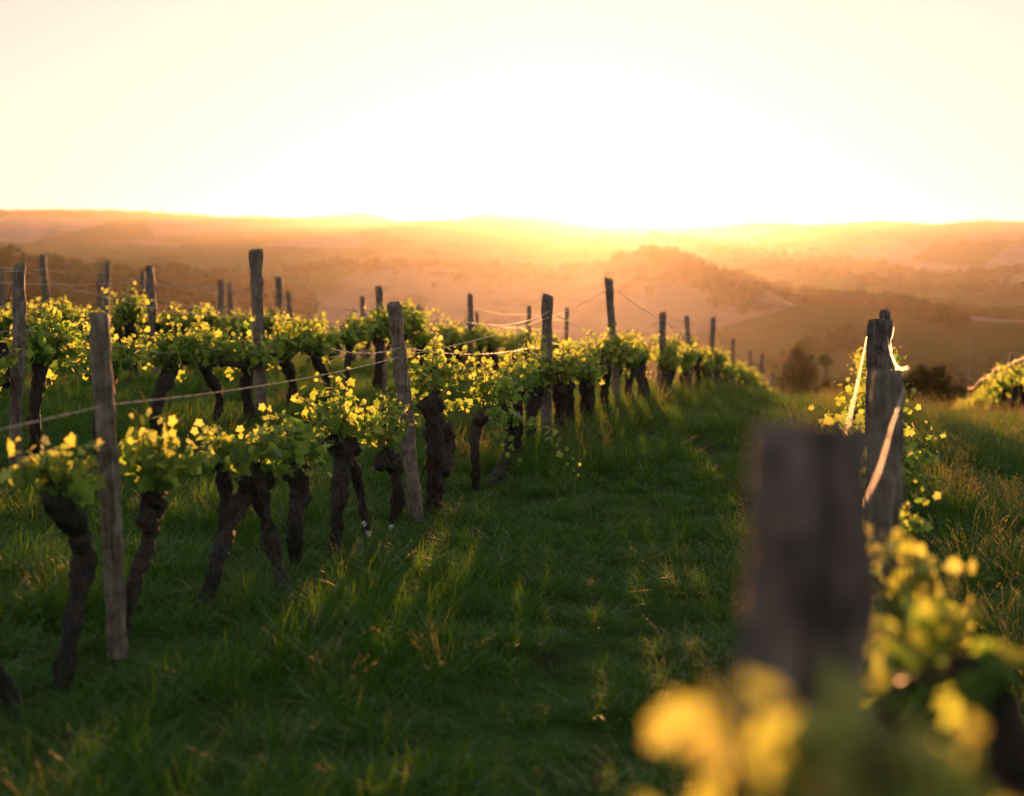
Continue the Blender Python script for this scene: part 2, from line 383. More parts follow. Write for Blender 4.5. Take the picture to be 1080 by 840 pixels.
# ------------------------------------------------------------------ vines
VINE_ROWS = {}
def trunk_tube(g, path, rad, seed, n=None):
    L = sum((Vector(path[i + 1]) - Vector(path[i])).length for i in range(len(path) - 1))
    n = n or max(10, int(L / 0.012))
    tube(g, path, rad, n=n, seg=18, lump=0.42, fine=0.55, seed=seed)
def knob(g, c, r, seed):
    c = Vector(c)
    tube(g, [c + Vector((0, 0, -r)), c, c + Vector((0.2 * r, 0.1 * r, r))], [r * .55, r, r * .5], n=8, seg=12, lump=0.7, fine=0.35, seed=seed)
def proto_vine(i):
    """a vine at the origin: row along Y"""
    random.seed(100 + i)
    g = Geo(); hgt = random.uniform(.50, .62); s = i * 3.7
    lx, ly = random.uniform(-.05, .05), random.uniform(-.16, .16)
    kx, ky = random.uniform(-.05, .05), random.uniform(-.09, .09)
    head = Vector((lx, ly, hgt)); r0 = random.uniform(.032, .047)
    trunk_tube(g, [(0, 0, -.12), (0, 0, .06), (kx, ky, hgt * .5), head + Vector((0, 0, -.05)), head], [r0 * 1.15, r0, r0 * .92, r0 * 1.25, r0 * 1.1], s)
    if i % 3 == 1:
        y2 = random.choice((-1, 1)) * random.uniform(.22, .36)
        trunk_tube(g, [(random.uniform(-.04, .04), ly + y2, -.12), (0, ly + y2 * .85, .15), (0, ly + y2 * .4, hgt * .75), head], [.035, .034, .036, .05], s + 1)
    arms = []
    for sg in (-1, 1):
        if i % 4 == 3 and sg < 0: continue
        La = random.uniform(.20, .42)
        e = head + Vector((random.uniform(-.05, .05), sg * La, random.uniform(.02, .12)))
        trunk_tube(g, [head, head + Vector((random.uniform(-.03, .03), sg * La * .5, random.uniform(-.02, .05))), e], [r0 * .95, r0 * .6, r0 * .5], s + 2 + sg)
        knob(g, e, r0 * .7, s + 5 + sg); arms.append(e)
    knob(g, head, r0 * 1.4, s + 9)
    gc = Geo(); gl = Geo()
    src = [head] + arms
    for k in range(26):
        b = random.choice(src); b = b.lerp(head, random.uniform(0, .8))
        d = Vector((random.gauss(0, .42), random.gauss(0, 1.05), random.uniform(.35, 1.0)))
        shoot(gc, gl, b + Vector((0, 0, .03)), d, random.uniform(.18, .38), lsize=random.uniform(.05, .075), step=.026, droop=.7)
    for k in range(4):      # low, hanging shoots
        b = random.choice(src)
        d = Vector((random.gauss(0, .6), random.gauss(0, 1.0), random.uniform(-.35, .25)))
        shoot(gc, gl, b, d, random.uniform(.15, .26), lsize=.07, step=.034, droop=1.2)
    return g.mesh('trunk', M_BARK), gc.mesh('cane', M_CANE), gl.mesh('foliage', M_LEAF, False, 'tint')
NPROTO = 12
PROTO = None
PROTO_OBJ = {}
def place_vine(k, x, y, rz, s, label, group):
    global PROTO
    if PROTO is None: PROTO = [proto_vine(i) for i in range(NPROTO)]
    loc = (x, y, hz(x, y) + random.uniform(-.03, .02))
    if k not in PROTO_OBJ:
        r = empty('grapevine'); PROTO_OBJ[k] = r
        for nm, me in zip(('trunk', 'cane', 'foliage'), PROTO[k]): link(bpy.data.objects.new(nm, me), r)
    else:
        src = PROTO_OBJ[k]; r = src.copy(); COL.objects.link(r)
        for ch in src.children:
            c = ch.copy(); COL.objects.link(c); c.parent = r
    r.location = loc; r.rotation_euler = (0, 0, rz); r.scale = (s, s, s * random.uniform(.94, 1.06))
    tag(r, label, 'grapevine', group); return r
ORD = ['first', 'second', 'third', 'fourth', 'fifth', 'sixth', 'seventh', 'eighth', 'ninth', 'tenth', 'eleventh', 'twelfth', 'thirteenth', 'fourteenth', 'fifteenth', 'sixteenth', 'seventeenth', 'eighteenth', 'nineteenth', 'twentieth']
ORD += ['twenty-' + o for o in ORD[:9]] + ['thirtieth'] + ['thirty-' + o for o in ORD[:9]] + ['fortieth'] + ['forty-' + o for o in ORD[:9]]

def hand_vine(X, trunks, knobs, shoots, label, group='grapevines of the row bordering the grass lane', lsize=.072, tipy=0.0):
    """a single vine from measured points; everything lies near the plane x = X of its row"""
    pts0 = [on_x(t_[0], t_[1], X) for t_ in trunks[0]]
    b = pts0[0]; base = Vector((b.x, b.y, hz(b.x, b.y)))
    root = empty('grapevine', base); tag(root, label, 'grapevine', group)
    g = Geo()
    for ti, tr in enumerate(trunks):
        P = []; Rr = []
        for k, (px, py, wpx, *dx) in enumerate(tr):
            q = on_x(px, py, X + 0.03 * math.sin(ti * 2 + k * 1.7) + (dx[0] if dx else 0)); P.append(q - base); Rr.append(wpx * 0.5 * q.y / FPX * 0.75)
        if P[0].z + base.z < hz(P[0].x + base.x, P[0].y + base.y) + .2:
            P.insert(0, P[0] + Vector((0, 0, -.22))); Rr.insert(0, Rr[0] * 1.05)
        trunk_tube(g, P, Rr, 17.3 * ti + base.y * 5)
    for i, (px, py, wpx) in enumerate(knobs):
        q = on_x(px, py, X); knob(g, q - base, wpx * .40 * q.y / FPX, base.y * 3 + i)
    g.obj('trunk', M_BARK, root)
    gl = Geo()
    for (px, py, qx, qy, cnt) in shoots:        # start px, end px, number of shoots towards there
        gc = Geo()
        a = on_x(px, py, X) - base; e = on_x(qx, qy, X) - base; d = e - a
        for c in range(cnt):
            dd = d.normalized() + Vector((random.gauss(0, .38), random.gauss(0, .28), random.gauss(0, .20)))
            dd.z = max(dd.z, .12)
            shoot(gc, gl, a + Vector((random.gauss(0, .02), random.gauss(0, .03), random.gauss(0, .02))), dd, d.length * random.uniform(.75, 1.15), lsize=lsize * random.uniform(.85, 1.1), step=.038, droop=.5, tipy=tipy, bare=.22)
        gc.obj('cane', M_CANE, root)
    gl.obj('foliage', M_LEAF, root, False, 'tint')
    return root

ROW1, ROW2, ROW3, ROW4, ROW5, ROW6, ROWC, ROWR = -2.75, -5.5, -8.25, -11.0, -13.75, -16.5, 0.02, 2.7
random.seed(5)
hand_vine(ROW1, [[(26, 805, 27), (18, 765, 26), (6, 728, 25), (-12, 695, 27), (-40, 672, 28)]], [(-40, 680, 34)],
          [(-40, 680, -60, 600, 4), (-40, 680, -80, 630, 3)], 'dark vine trunk cut off by the bottom left corner of the view')
hand_vine(ROW1, [[(62, 752, 27), (72, 690, 26), (83, 625, 27), (88, 578, 34), (72, 545, 38), (52, 528, 34)]], [(54, 522, 38), (84, 570, 36)],
          [(55, 512, 60, 450, 5), (55, 515, 40, 470, 3), (60, 515, 95, 470, 4), (52, 515, 30, 490, 2)], 'foremost whole vine, its thick trunk hooked left under a yellow leaf tuft', tipy=.12)
hand_vine(ROW1, [[(127, 668, 22), (140, 620, 21), (155, 575, 25), (161, 535, 30), (160, 515, 28)]], [(160, 520, 35), (156, 550, 32)],
          [(160, 505, 175, 440, 5), (158, 505, 140, 450, 4), (165, 505, 195, 465, 4), (160, 510, 128, 480, 3)], 'vine with a trunk leaning right, just behind the nearest upright post', tipy=.08)
hand_vine(ROW1, [[(216, 652, 24), (226, 600, 23), (240, 555, 25), (237, 515, 20), (232, 485, 20)],
                 [(303, 640, 20, .24), (292, 595, 20, .16), (280, 550, 20, .07), (272, 520, 26), (262, 505, 28)],
                 [(236, 560, 24), (258, 525, 30), (268, 500, 32)]], [(234, 488, 24), (266, 500, 36), (282, 505, 28)],
          [(234, 480, 215, 455, 4), (234, 480, 250, 445, 4), (268, 490, 280, 430, 5), (275, 492, 300, 450, 4), (262, 490, 240, 455, 3)], 'two-legged vine whose trunks meet as an upside-down V', tipy=.05)
hand_vine(ROW1, [[(312, 592, 20), (310, 555, 22), (315, 520, 27), (312, 495, 32)]], [(305, 495, 30), (320, 500, 24), (316, 525, 30)],
          [(308, 485, 298, 435, 5), (312, 485, 325, 455, 4), (308, 488, 280, 455, 3), (316, 490, 335, 470, 2)], 'stout single vine trunk standing between the upside-down V vine and a two-legged one')
hand_vine(ROW1, [[(354, 575, 20), (358, 530, 22), (362, 490, 28), (362, 465, 30)], [(386, 553, 12), (380, 520, 14), (370, 485, 18)]], [(355, 468, 30), (372, 472, 24)],
          [(360, 460, 345, 412, 6), (362, 460, 375, 410, 6), (362, 460, 392, 425, 4), (358, 462, 335, 425, 4)], 'vine with a thick trunk and a thin leaning prop leg, leaves rounded above', lsize=.062)
hand_vine(ROW1, [[(417, 548, 18), (420, 515, 18), (415, 492, 22), (402, 484, 24)], [(412, 485, 14), (406, 465, 11), (404, 445, 9)]], [(402, 486, 26), (418, 488, 22)],
          [(405, 465, 395, 425, 6), (405, 455, 412, 410, 5), (405, 460, 425, 425, 3), (405, 470, 385, 430, 3)], 'short vine with a knobbly head, close left of the leaning grey post', lsize=.06)
hand_vine(ROW1, [[(458, 520, 24), (460, 480, 25), (457, 450, 26), (452, 430, 24)], [(470, 500, 16), (474, 470, 18), (472, 452, 16)], [(452, 430, 14), (462, 408, 12), (455, 388, 8)]], [(449, 428, 22), (463, 428, 18), (472, 455, 20)],
          [(458, 400, 440, 370, 5), (458, 400, 470, 368, 6), (460, 410, 490, 385, 4), (455, 415, 445, 390, 4)], 'vine with a twin-knobbed trunk, close right of the leaning grey post', lsize=.062)
hand_vine(ROW1, [[(502, 515, 11), (501, 480, 12), (501, 455, 15), (510, 437, 18), (530, 434, 20)], [(518, 512, 13), (532, 490, 14), (540, 460, 17), (540, 435, 18)], [(546, 490, 12), (546, 455, 15), (545, 425, 17)]], [(505, 442, 20), (535, 432, 24), (548, 415, 18)],
          [(510, 430, 500, 385, 6), (530, 425, 520, 375, 7), (545, 415, 545, 370, 7), (520, 428, 480, 395, 5), (545, 415, 565, 380, 5)], 'arched vine whose bent trunk forms a low gateway', lsize=.064)

def row(X, ys, name, group, proto_seed, looks=True, smin=.95, smax=1.08):
    random.seed(proto_seed)
    for i, y in enumerate(ys):
        k = random.randrange(NPROTO)
        kinds = {0: 'vine', 1: 'two-legged vine', 2: 'vine', 3: 'one-armed vine'}
        kd = 'two-legged vine' if k % 3 == 1 else ('one-armed vine' if k % 4 == 3 else 'single-trunk vine')
        place_vine(k, X + random.gauss(0, .04), y + random.gauss(0, .08), random.choice((0, math.pi)) + random.gauss(0, .12), random.uniform(smin, smax) * (.86 if X == ROWC and y < 8 else 1.0) * float(np.interp(y, [15, 24], [1, .82])),
                   f'{ORD[i]} {kd} {name}', group)
y_arch = on_x(545, 470, ROW1).y
ys1 = np.arange(y_arch + .70, 43, 0.70)
row(ROW1, ys1, 'beyond the arched vine in the row bordering the lane', 'grapevines of the row bordering the grass lane', 21, smin=1.0, smax=1.12)
row(ROW2, np.arange(7.6, 34, 0.86), 'from the left, second row up the slope', 'grapevines of the second row up the slope', 22, smin=1.02, smax=1.16)
row(ROW3, np.arange(12.2, 34, 0.86), 'from the left, third row up the slope', 'grapevines of the third row up the slope', 23, smin=1.02, smax=1.16)
row(ROW4, np.arange(16.6, 35, 0.9), 'from the left, fourth row up the slope', 'grapevines of the fourth row up the slope', 24)
row(ROW5, np.arange(21, 35, 0.9), 'from the left, fifth row up the slope', 'grapevines of the fifth row up the slope', 25)
row(ROW6, np.arange(25, 35, 0.9), 'from the left, farthest row on the crest', 'grapevines of the farthest row on the crest', 26)
row(ROWC, np.arange(5.4, 24, 1.0), 'behind the big blurred post', 'grapevines of the row behind the blurred post', 27)
row(ROWR, np.arange(25.0, 47, 0.72), 'from the right edge, row far right', 'grapevines of the far right row', 28, smin=1.45, smax=1.6)

# the nearest vines, out of focus
def near_vine(base, trunks, knobs, shoots, label, lsize, tipy=0.0):
    base = Vector((base[0], base[1], hz(*base)))
    root = empty('grapevine', base); tag(root, label, 'grapevine', 'grapevines of the row behind the blurred post')
    g = Geo()
    for i, (P, Rr) in enumerate(trunks): trunk_tube(g, [Vector(p) - base for p in P], Rr, 3.3 * i + base.y)
    for i, (c, r) in enumerate(knobs): knob(g, Vector(c) - base, r, 2.1 * i)
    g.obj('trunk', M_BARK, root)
    gl = Geo()
    for a, e, cnt in shoots:
        gc = Geo()
        a = Vector(a) - base; e = Vector(e) - base; d = e - a
        for c in range(cnt):
            shoot(gc, gl, a + Vector((random.gauss(0, .02), random.gauss(0, .02), 0)), d.normalized() + Vector((random.gauss(0, .07), random.gauss(0, .12), random.gauss(0, .06))), d.length * random.uniform(.82, .98), lsize=lsize, step=.036, droop=.2, tipy=tipy, wob=.35)
        gc.obj('cane', M_CANE, root)
    gl.obj('foliage', M_LEAF, root, False, 'tint')
random.seed(12)
yb = 0.98
near_vine((-.03, yb), [([(-.03, yb, -.2), (-.05, yb, .2), (0, yb + .02, .55), (-.03, yb, .78)], [.05, .05, .05, .06])], [((-.03, yb, .78), .07)],
          [((-.06, yb, .93), on_y(px_, py_, yb + dy_), n_) for px_, py_, dy_, n_ in ((785, 712, 0, 6), (808, 728, .03, 6), (765, 760, .02, 5), (825, 765, .05, 4), (750, 800, 0, 4))] +
          [((-.02, yb, .93), on_y(px_, py_, yb + dy_), n_) for px_, py_, dy_, n_ in ((866, 662, -.03, 5), (858, 682, .04, 6), (888, 690, .02, 5), (830, 780, .0, 4), (870, 790, -.04, 4))] +
          [((.02, yb, .93), on_y(px_, py_, yb + dy_), n_) for px_, py_, dy_, n_ in ((958, 692, .03, 6), (978, 720, .0, 6), (930, 725, .05, 5), (1000, 810, .02, 4))],
          'blurred vine tips in front of the big blurred post, bottom right', .062, .2)
y3 = 3.0
near_vine((.10, y3), [([(.10, y3, -.2), (.09, y3, .2), (.12, y3 + .03, .5), (.08, y3, .66)], [.045, .042, .04, .05])], [((.08, y3, .66), .06)],
          [((.08, y3, .66), on_y(px_, py_, y3 + dy_), n_) for px_, py_, dy_, n_ in ((945, 535, .1, 5), (955, 560, -.1, 4), (968, 560, 0, 5), (985, 590, .1, 4), (995, 620, -.15, 4), (950, 610, -.25, 4), (940, 650, -.3, 4), (975, 650, -.2, 4))],
          'narrow column of young leaves just right of the big blurred post', .062, .12)
y2 = 2.05
near_vine((.16, y2), [([(.19, y2, -.2), (.2, y2, .3), on_y(1050, 850, y2), on_y(1058, 785, y2), on_y(1040, 730, y2), on_y(1008, 700, y2)], [.045, .045, .042, .04, .036, .028])], [(on_y(1058, 775, y2), .05), (on_y(1035, 730, y2), .04)],
          [(on_y(1010, 705, y2), on_y(975, 620, y2), 3), (on_y(1015, 705, y2), on_y(1033, 640, y2), 1), (on_y(1005, 710, y2), on_y(945, 655, y2), 4), (on_y(1005, 710, y2), on_y(950, 715, y2), 3)],
          'vine with a bent dark arm at the lower right, behind the blurred post', .06, .05)

# ------------------------------------------------------------------ posts
POST_TOP = {}
def post(X, bpx, tpx, tpy, wpx, label, group, dark=False, Y=None, wide_top=1.0, sink=.25, seg=14, cat='post', name='vine_post'):
    if Y is None:
        d = ray(bpx, HZ); Y = d.y * X / d.x
    else: X = on_y(bpx, HZ, Y).x
    base = Vector((X, Y, hz(X, Y))); top = on_y(tpx, tpy, Y)
    r = max(.016, wpx * .5 * Y / FPX * .92)
    t = top - base; t.x = max(-.5, min(.5, t.x))
    g = Geo(); s = X * 3.1 + Y * 7.7
    rd = [r * 1.0, r * 1.04, r * 1.0, r * .98, r * .96, r * wide_top]
    big = wpx > 8; sg = 24 if wpx > 12 else 12; n_ = 46 if big else 16
    def nz(a, b): return noise.noise(Vector((s + a, b, s * .3)))
    P = [Vector((-t.x * sink / max(t.z, .5), 0, -sink)), Vector((0, 0, 0)), t * .3 + Vector((nz(1, 0) * .022, 0, 0)), t * .6 + Vector((nz(5, 2) * .018, 0, 0)), t * .85, t]
    tube(g, P, rd, n=n_, seg=sg, lump=.22, fine=.07, groove=.26, seed=s, ell=.82 + .3 * random.random(), flat_end=True)
    # split down one side, slanted and chipped top
    V = g.V[0]; cj = int(sg * (.5 + nz(9, 9))) % sg; slx, sly = (nz(2, 7) * .08, -.22) if wpx > 20 else (nz(2, 7) * .9, nz(4, 3) * .9); ch = .16 if wpx > 20 else .5
    for i in range(n_ + 1):
        u = i / n_; ctr = V[i * sg:(i + 1) * sg].mean(0)
        for q, dep in ((cj, .42), ((cj + sg // 3 + 1) % sg, .22)):
            k = i * sg + q; d_ = dep * max(0, min(1, .6 + 1.2 * nz(q, u * 4)))
            V[k] = V[k] + (ctr - V[k]) * d_
        if u > .97 or i == n_:
            for j in range(sg):
                k = i * sg + j; off = V[k] - ctr
                if i == n_:
                    V[k, 2] += off[0] * slx + off[1] * sly + r * ch * nz(j * 1.7, 1)
                    V[k, :2] = ctr[:2] + off[:2] * ((.95 if wpx > 20 else .86) if wide_top <= 1 else 1.0)
    o = g.obj(name, M_DARKPOST if dark else M_POST); o.location = base
    tag(o, label, cat, group)
    return base, top, r, t
G1 = 'posts of the row bordering the grass lane'; GL = 'posts of the rows up the slope'
R1P = [post(ROW1, -140, -150, 340, 26, 'unused', G1)] if False else []
for a in [
 (ROW1, 112, 104, 331, 25, 'nearest upright post on the left, pale grey with a clean round top'),
 (ROW1, 437, 415, 320, 17, 'grey split post leaning left beside the knobbly-headed vine'),
 (ROW1, 577, 577, 311, 13, 'stout dark post rising from the canopy, sunlit rim, below the sun'),
 (ROW1, 653, 642, 294, 9.5, 'tall slim post tilted left, its top highest of the posts below the sun'),
 (ROW1, 699, 699, 329, 8, 'upright post next right of the tall tilted slim one'),
 (ROW1, 730, 724, 333, 6, 'thin post tilted left, paired with an upright one on its right'),
 (ROW1, 752, 752, 335, 6, 'thin upright post paired with a tilted one on its left'),
 (ROW1, 774, 773, 357, 5, 'thin post where the row starts to drop over the crest'),
 (ROW1, 792, 791, 370, 4.2, 'left one of two tiny posts near the end of the row'),
 (ROW1, 805, 804, 373, 4.2, 'right one of two tiny posts near the end of the row'),
 (ROW1, 816, 815, 391, 4, 'tiny post near the row end, just left of the last'),
 (ROW1, 822, 821, 409, 4, 'last and lowest tiny post at the end of the row')]:
    R1P.append(post(*a, G1))
R2P = [post(*a[:6], GL, wide_top=(a[6] if len(a) > 6 else 1.0)) for a in [
 (ROW2, 8, 21, 279, 16, 'thick dark post at the left edge, leaning slightly right'),
 (ROW2, 272, 270, 264, 13, 'tall rough post with a ragged broad top, tallest on the left', 1.22),
 (ROW2, 405, 399, 302, 9, 'dark post leaning left behind the leaning grey split post'),
 (ROW2, 496, 496, 310, 6.5, 'upright post halfway between the leaning pair and the stout one'),
 (ROW2, 558, 558, 323, 5, 'thin post just left of the stout dark post'),
 (ROW2, 598, 598, 325, 4.5, 'thin post between the stout post and the tall tilted one')]]
R3P = [post(*a, GL) for a in [
 (ROW3, 162, 157, 281, 12, 'sturdy post with a flat top left of the ragged topped one'),
 (ROW3, 294, 294, 292, 8, 'post just right of the ragged topped one, straight and narrow'),
 (ROW3, 382, 382, 312, 5.5, 'narrow post left of the dark leaning one'),
 (ROW3, 442, 442, 322, 5.5, 'short post just right of the leaning grey split post'),
 (ROW3, 503, 503, 330, 4, 'tiny post tip beside the halfway upright post')]]
R4P = [post(*a, GL) for a in [
 (ROW4, 107, 113, 277, 8, 'post leaning right against the sky, behind the nearest upright post'),
 (ROW4, 229, 233, 296, 7.5, 'left one of a close pair left of the ragged topped post'),
 (ROW4, 304, 304, 308, 7, 'short post touching the narrow straight one near the ragged top'),
 (ROW4, 373, 373, 326, 4, 'tiny post tip left of the narrow post before the crest')]]
R5P = [post(*a, GL) for a in [
 (ROW5, 50, 45, 269, 9, 'post tilted left on the crest, between left edge and nearest upright post'),
 (ROW5, 151, 150, 287, 7, 'post half hidden behind the sturdy flat topped post'),
 (ROW5, 241, 242, 298, 6.5, 'right one of a close pair left of the ragged topped post')]]
R6P = [post(*a, GL) for a in [
 (ROW6, 0, 3, 288, 7, 'small post at the left picture edge behind the thick dark one'),
 (ROW6, 105, 106, 289, 8, 'pale post beside the right-leaning one on the crest')]]
GC = 'posts of the row behind the blurred post'
RCP = [post(0, 853, 857, 452, 146, 'big blurred split post in the right foreground', GC, dark=True, Y=1.27, seg=24),
       post(0, 940, 937, 392, 36, 'rounded grey post behind the big blurred one, with a wire at its right', GC, dark=False, Y=4.6),
       post(0, 929, 928, 339, 26, 'dark square-topped post hung with sunlit wires on both sides', GC, dark=True, Y=7.9),
       post(0, 934, 933, 327, 11, 'narrow dark post peeping above the square-topped one', GC, dark=True, Y=11.2),
       post(0, 940, 939, 338, 6, 'slim post at the right shoulder of the square-topped one', GC, dark=True, Y=14.5),
       post(0, 910, 910, 367, 5, 'thin short post left of the square-topped one', GC, dark=True, Y=19.0)]
GR = 'posts of the far right row'
RRP = [post(ROWR, 1067, 1067, 373, 5, 'right one of two thin posts at the far right edge', GR),
       post(ROWR, 1051, 1051, 384, 5, 'left one of two thin posts at the far right edge', GR)]

# ------------------------------------------------------------------ wires
def wire(pts, label, group, r=.0022, sag=.03, bits=0):
    """two twisted strands running from post to post"""
    P = [Vector(p) for p in pts]; path = []
    for a, b in zip(P[:-1], P[1:]):
        L = (b - a).length; m = max(4, int(L / .035 if a.y < 16 else L / .12))
        sg = sag * random.uniform(.5, 1.5)
        for i in range(m):
            u = i / m; q = a.lerp(b, u); q.z -= sg * 4 * u * (1 - u) * min(1.5, L / 3); path.append(q)
    path.append(P[-1]); g = Geo(); n_ = len(path); o0 = path[0]
    for st in range(2):
        pts2 = []
        for i, q in enumerate(path):
            th = i * 1.05 + st * math.pi
            pts2.append(q - o0 + Vector((math.cos(th), 0, math.sin(th))) * r * 1.5)
        V = []; Q = []
        for i, q in enumerate(pts2):
            for j in range(4):
                th = j * math.pi / 2 + .4
                V.append((q.x + math.cos(th) * r, q.y, q.z + math.sin(th) * r))
        for i in range(n_ - 1):
            for j in range(4):
                j2 = (j + 1) % 4; Q.append((i * 4 + j, i * 4 + j2, (i + 1) * 4 + j2, (i + 1) * 4 + j))
        g.add(V, Q)
    root = g.obj('trellis_wire', M_WIRE); root.location = o0; tag(root, label, 'wire', group)
    for k in range(bits):
        q = random.choice(path[3:-3]) - o0
        gb = Geo(); e = q + Vector((random.gauss(0, .015), random.gauss(0, .03), random.uniform(.0, .05)))
        tube(gb, [q + Vector((0, -.015, -.004)), q, e], [.006, .009, .003], n=6, seg=6, lump=.6, seed=k)
        gb.obj('dried_tendril', M_BARK, root)
    return root
def at_post(pp, f, side=1):
    base, top, r, t = pp
    q = base + t * f; return q + Vector((r * .55 * side, 0, 0)) + Vector((0, 0, 0))
random.seed(3)
GW = 'trellis wires strung along the rows'
def lead(q, dy, dz=0.0): return q + Vector((0, -dy, dz))
def wpath(ps, fr, side=1, head=3.2):
    q = [at_post(p, f, side) for p, f in zip(ps, fr)]
    z0 = hz(q[0].x, q[0].y - head)
    q = [Vector((q[0].x, q[0].y - head, q[0].z + z0 - ps[0][0].z))] + q
    return q
wire(wpath(R1P, [.74, .76, .86, .95, .9, .8, .9, .85, .8, .8, .8, .7]), 'sunlit lower wire across the nearest upright post, row by the lane', GW, .0015, .025)
wire(wpath(R1P[1:], [.80, .70, .60, .93, .75, .6, .7, .6, .6, .6, .6], head=1.2), 'wire from the leaning split post, sagging towards the stout post', GW, .0021, .06)
wire(wpath(R1P[2:], [.9, .62, .72, .85, .95, .6, .9, .9, .5, .5], head=2.6), 'wire tied near the top of the stout dark post', GW, .0021, .07)
wire(wpath(R2P, [.70, .36, .45, .7, .7, .7]), 'wire running behind the leaning split post at leaf height', GW, .0018, .03)
wire(wpath(R2P, [.97, .62, .80, .85, .9, .85]), 'upper wire from the thick left-edge post past the ragged topped post', GW, .0021, .05)
wire(wpath(R3P, [.88, .85, .8, .85, .8]), 'wire at the top of the sturdy flat topped post', GW, .0024, .05, 3)
wire(wpath(R3P, [.70, .66, .6, .6, .6]), 'lower wire of the sturdy flat topped post', GW, .0021, .05)
wire(wpath(R4P, [.9, .92, .85, .8], head=5), 'wire crossing the sky from the right-leaning crest post', GW, .003, .05, 5)
wire(wpath(R5P, [.85, .9, .88], head=4), 'upper wire on the crest from the left-tilted post', GW, .003, .05, 6)
wire(wpath(R5P, [.7, .72, .7], head=4), 'lower wire on the crest from the left-tilted post', GW, .003, .05)
GWC = 'sunlit wires of the row behind the blurred post'
wire([on_y(862, 520, 1.36), on_y(880, 512, 2.2), on_y(893, 455, 3.6), on_y(905, 402, 5.4), on_y(914, 356, 7.8), on_y(924, 350, 11.1), on_y(935, 352, 14.5)], 'sunlit wire left of the dark square-topped post, dropping to the blurred post', GWC, .0015, .004)
wire([on_y(880, 610, 1.36), on_y(905, 560, 2.3), on_y(929, 493, 3.3), on_y(940, 452, 3.9), on_y(953, 412, 4.55), on_y(941, 372, 7.8), on_y(937, 345, 11.2), on_y(940, 350, 14.5)], 'sunlit wire along the right side of the rounded grey post', GWC, .0015, .004)
wire([on_y(957, 395, 4.6) + Vector((0, 0, .02)), on_y(936, 356, 7.8), on_y(943, 345, 14.4)], 'short bright wire at the right shoulder of the square-topped post', GWC, .0015, .05)
wire([on_x(1120, 350, ROWR), on_x(1068, 382, ROWR), on_x(1051, 388, ROWR), on_x(1034, 400, ROWR), on_x(1022, 410, ROWR)], 'pale wire climbing to the right picture edge over the far right row', GW, .003, .05)

# ------------------------------------------------------------------ grass
def blade(g, base, h, lean, az, wd, tint, segs=4):
    d = Vector((math.cos(az), math.sin(az), 0)); s = Vector((-d.y, d.x, 0)); V = []; A = []
    for i in range(segs):
        u = i / segs; c = Vector(base) + d * (lean * u * u * h) + Vector((0, 0, h * (u - .28 * lean * u * u)))
        ww = wd * (1 - .75 * u * u); V += [c - s * ww, c + s * ww]
        A += [max(0, tint - .15 * (1 - u))] * 2
    c = Vector(base) + d * lean * h + Vector((0, 0, h * (1 - .28 * lean))); V.append(c); A.append(min(1, tint + .1))
    Q = [(2 * i, 2 * i + 1, 2 * i + 3, 2 * i + 2) for i in range(segs - 1)]; T = [(2 * segs - 2, 2 * segs - 1, 2 * segs)]
    g.add([tuple(v) for v in V], Q, T, np.array(A))
def tuft(kind, seed):
    random.seed(seed); g = Geo()
    if kind == 'lush':
        for k in range(90):
            a = random.uniform(0, 6.28); rr = .16 * math.sqrt(random.random())
            blade(g, (math.cos(a) * rr, math.sin(a) * rr, -.03), random.uniform(.14, .40), random.uniform(.1, .95), a + random.gauss(0, .9), random.uniform(.0015, .0034), min(.75, max(0, random.gauss(.3, .16))))
    elif kind == 'short':
        for k in range(100):
            a = random.uniform(0, 6.28); rr = .18 * math.sqrt(random.random())
            blade(g, (math.cos(a) * rr, math.sin(a) * rr, -.02), random.uniform(.07, .2), random.uniform(.1, .9), random.uniform(0, 6.28), random.uniform(.0014, .0032), min(.75, max(0, random.gauss(.33, .18))), 3)
    elif kind == 'seed':
        for k in range(16):
            a = random.uniform(0, 6.28); rr = .12 * math.sqrt(random.random()); h = random.uniform(.35, .68); ln = random.uniform(.1, .55)
            b = (math.cos(a) * rr, math.sin(a) * rr, -.03); az = a + random.gauss(0, .5)
            blade(g, b, h, ln, az, .0011, .85, 5)
            d = Vector((math.cos(az), math.sin(az), 0))
            for q in range(16):      # feathery ear
                u = random.uniform(.72, 1.0); c = Vector(b) + d * (ln * u * u * h) + Vector((0, 0, h * (u - .28 * ln * u * u)))
                blade(g, c, random.uniform(.014, .03), random.uniform(.3, 1.2), random.uniform(0, 6.28), .0016, .95, 2)
        for k in range(22):
            a = random.uniform(0, 6.28); rr = .14 * math.sqrt(random.random())
            blade(g, (math.cos(a) * rr, math.sin(a) * rr, -.03), random.uniform(.14, .36), random.uniform(.1, .9), a, random.uniform(.002, .004), min(.85, max(0, random.gauss(.45, .2))))
    else:                         # broad-leaved weeds
        for k in range(16):
            a = random.uniform(0, 6.28); rr = .09 * random.random()
            blade(g, (math.cos(a) * rr, math.sin(a) * rr, -.02), random.uniform(.1, .24), random.uniform(.4, 1.2), a, random.uniform(.008, .016), min(.6, max(0, random.gauss(.3, .12))))
        for k in range(30):
            a = random.uniform(0, 6.28); rr = .15 * math.sqrt(random.random())
            blade(g, (math.cos(a) * rr, math.sin(a) * rr, -.03), random.uniform(.1, .3), random.uniform(.1, .9), a, random.uniform(.002, .004), min(.75, max(0, random.gauss(.3, .16))))
    return g.mesh('tuft', M_GRASS, True, 'tint')
tufts = bpy.data.collections.new('grass_tufts')
KINDS = ['lush'] * 4 + ['short'] * 4 + ['seed'] * 3 + ['weed'] * 2
for i, k in enumerate(KINDS):
    tufts.objects.link(bpy.data.objects.new('tuft_%02d' % i, tuft(k, 50 + i)))
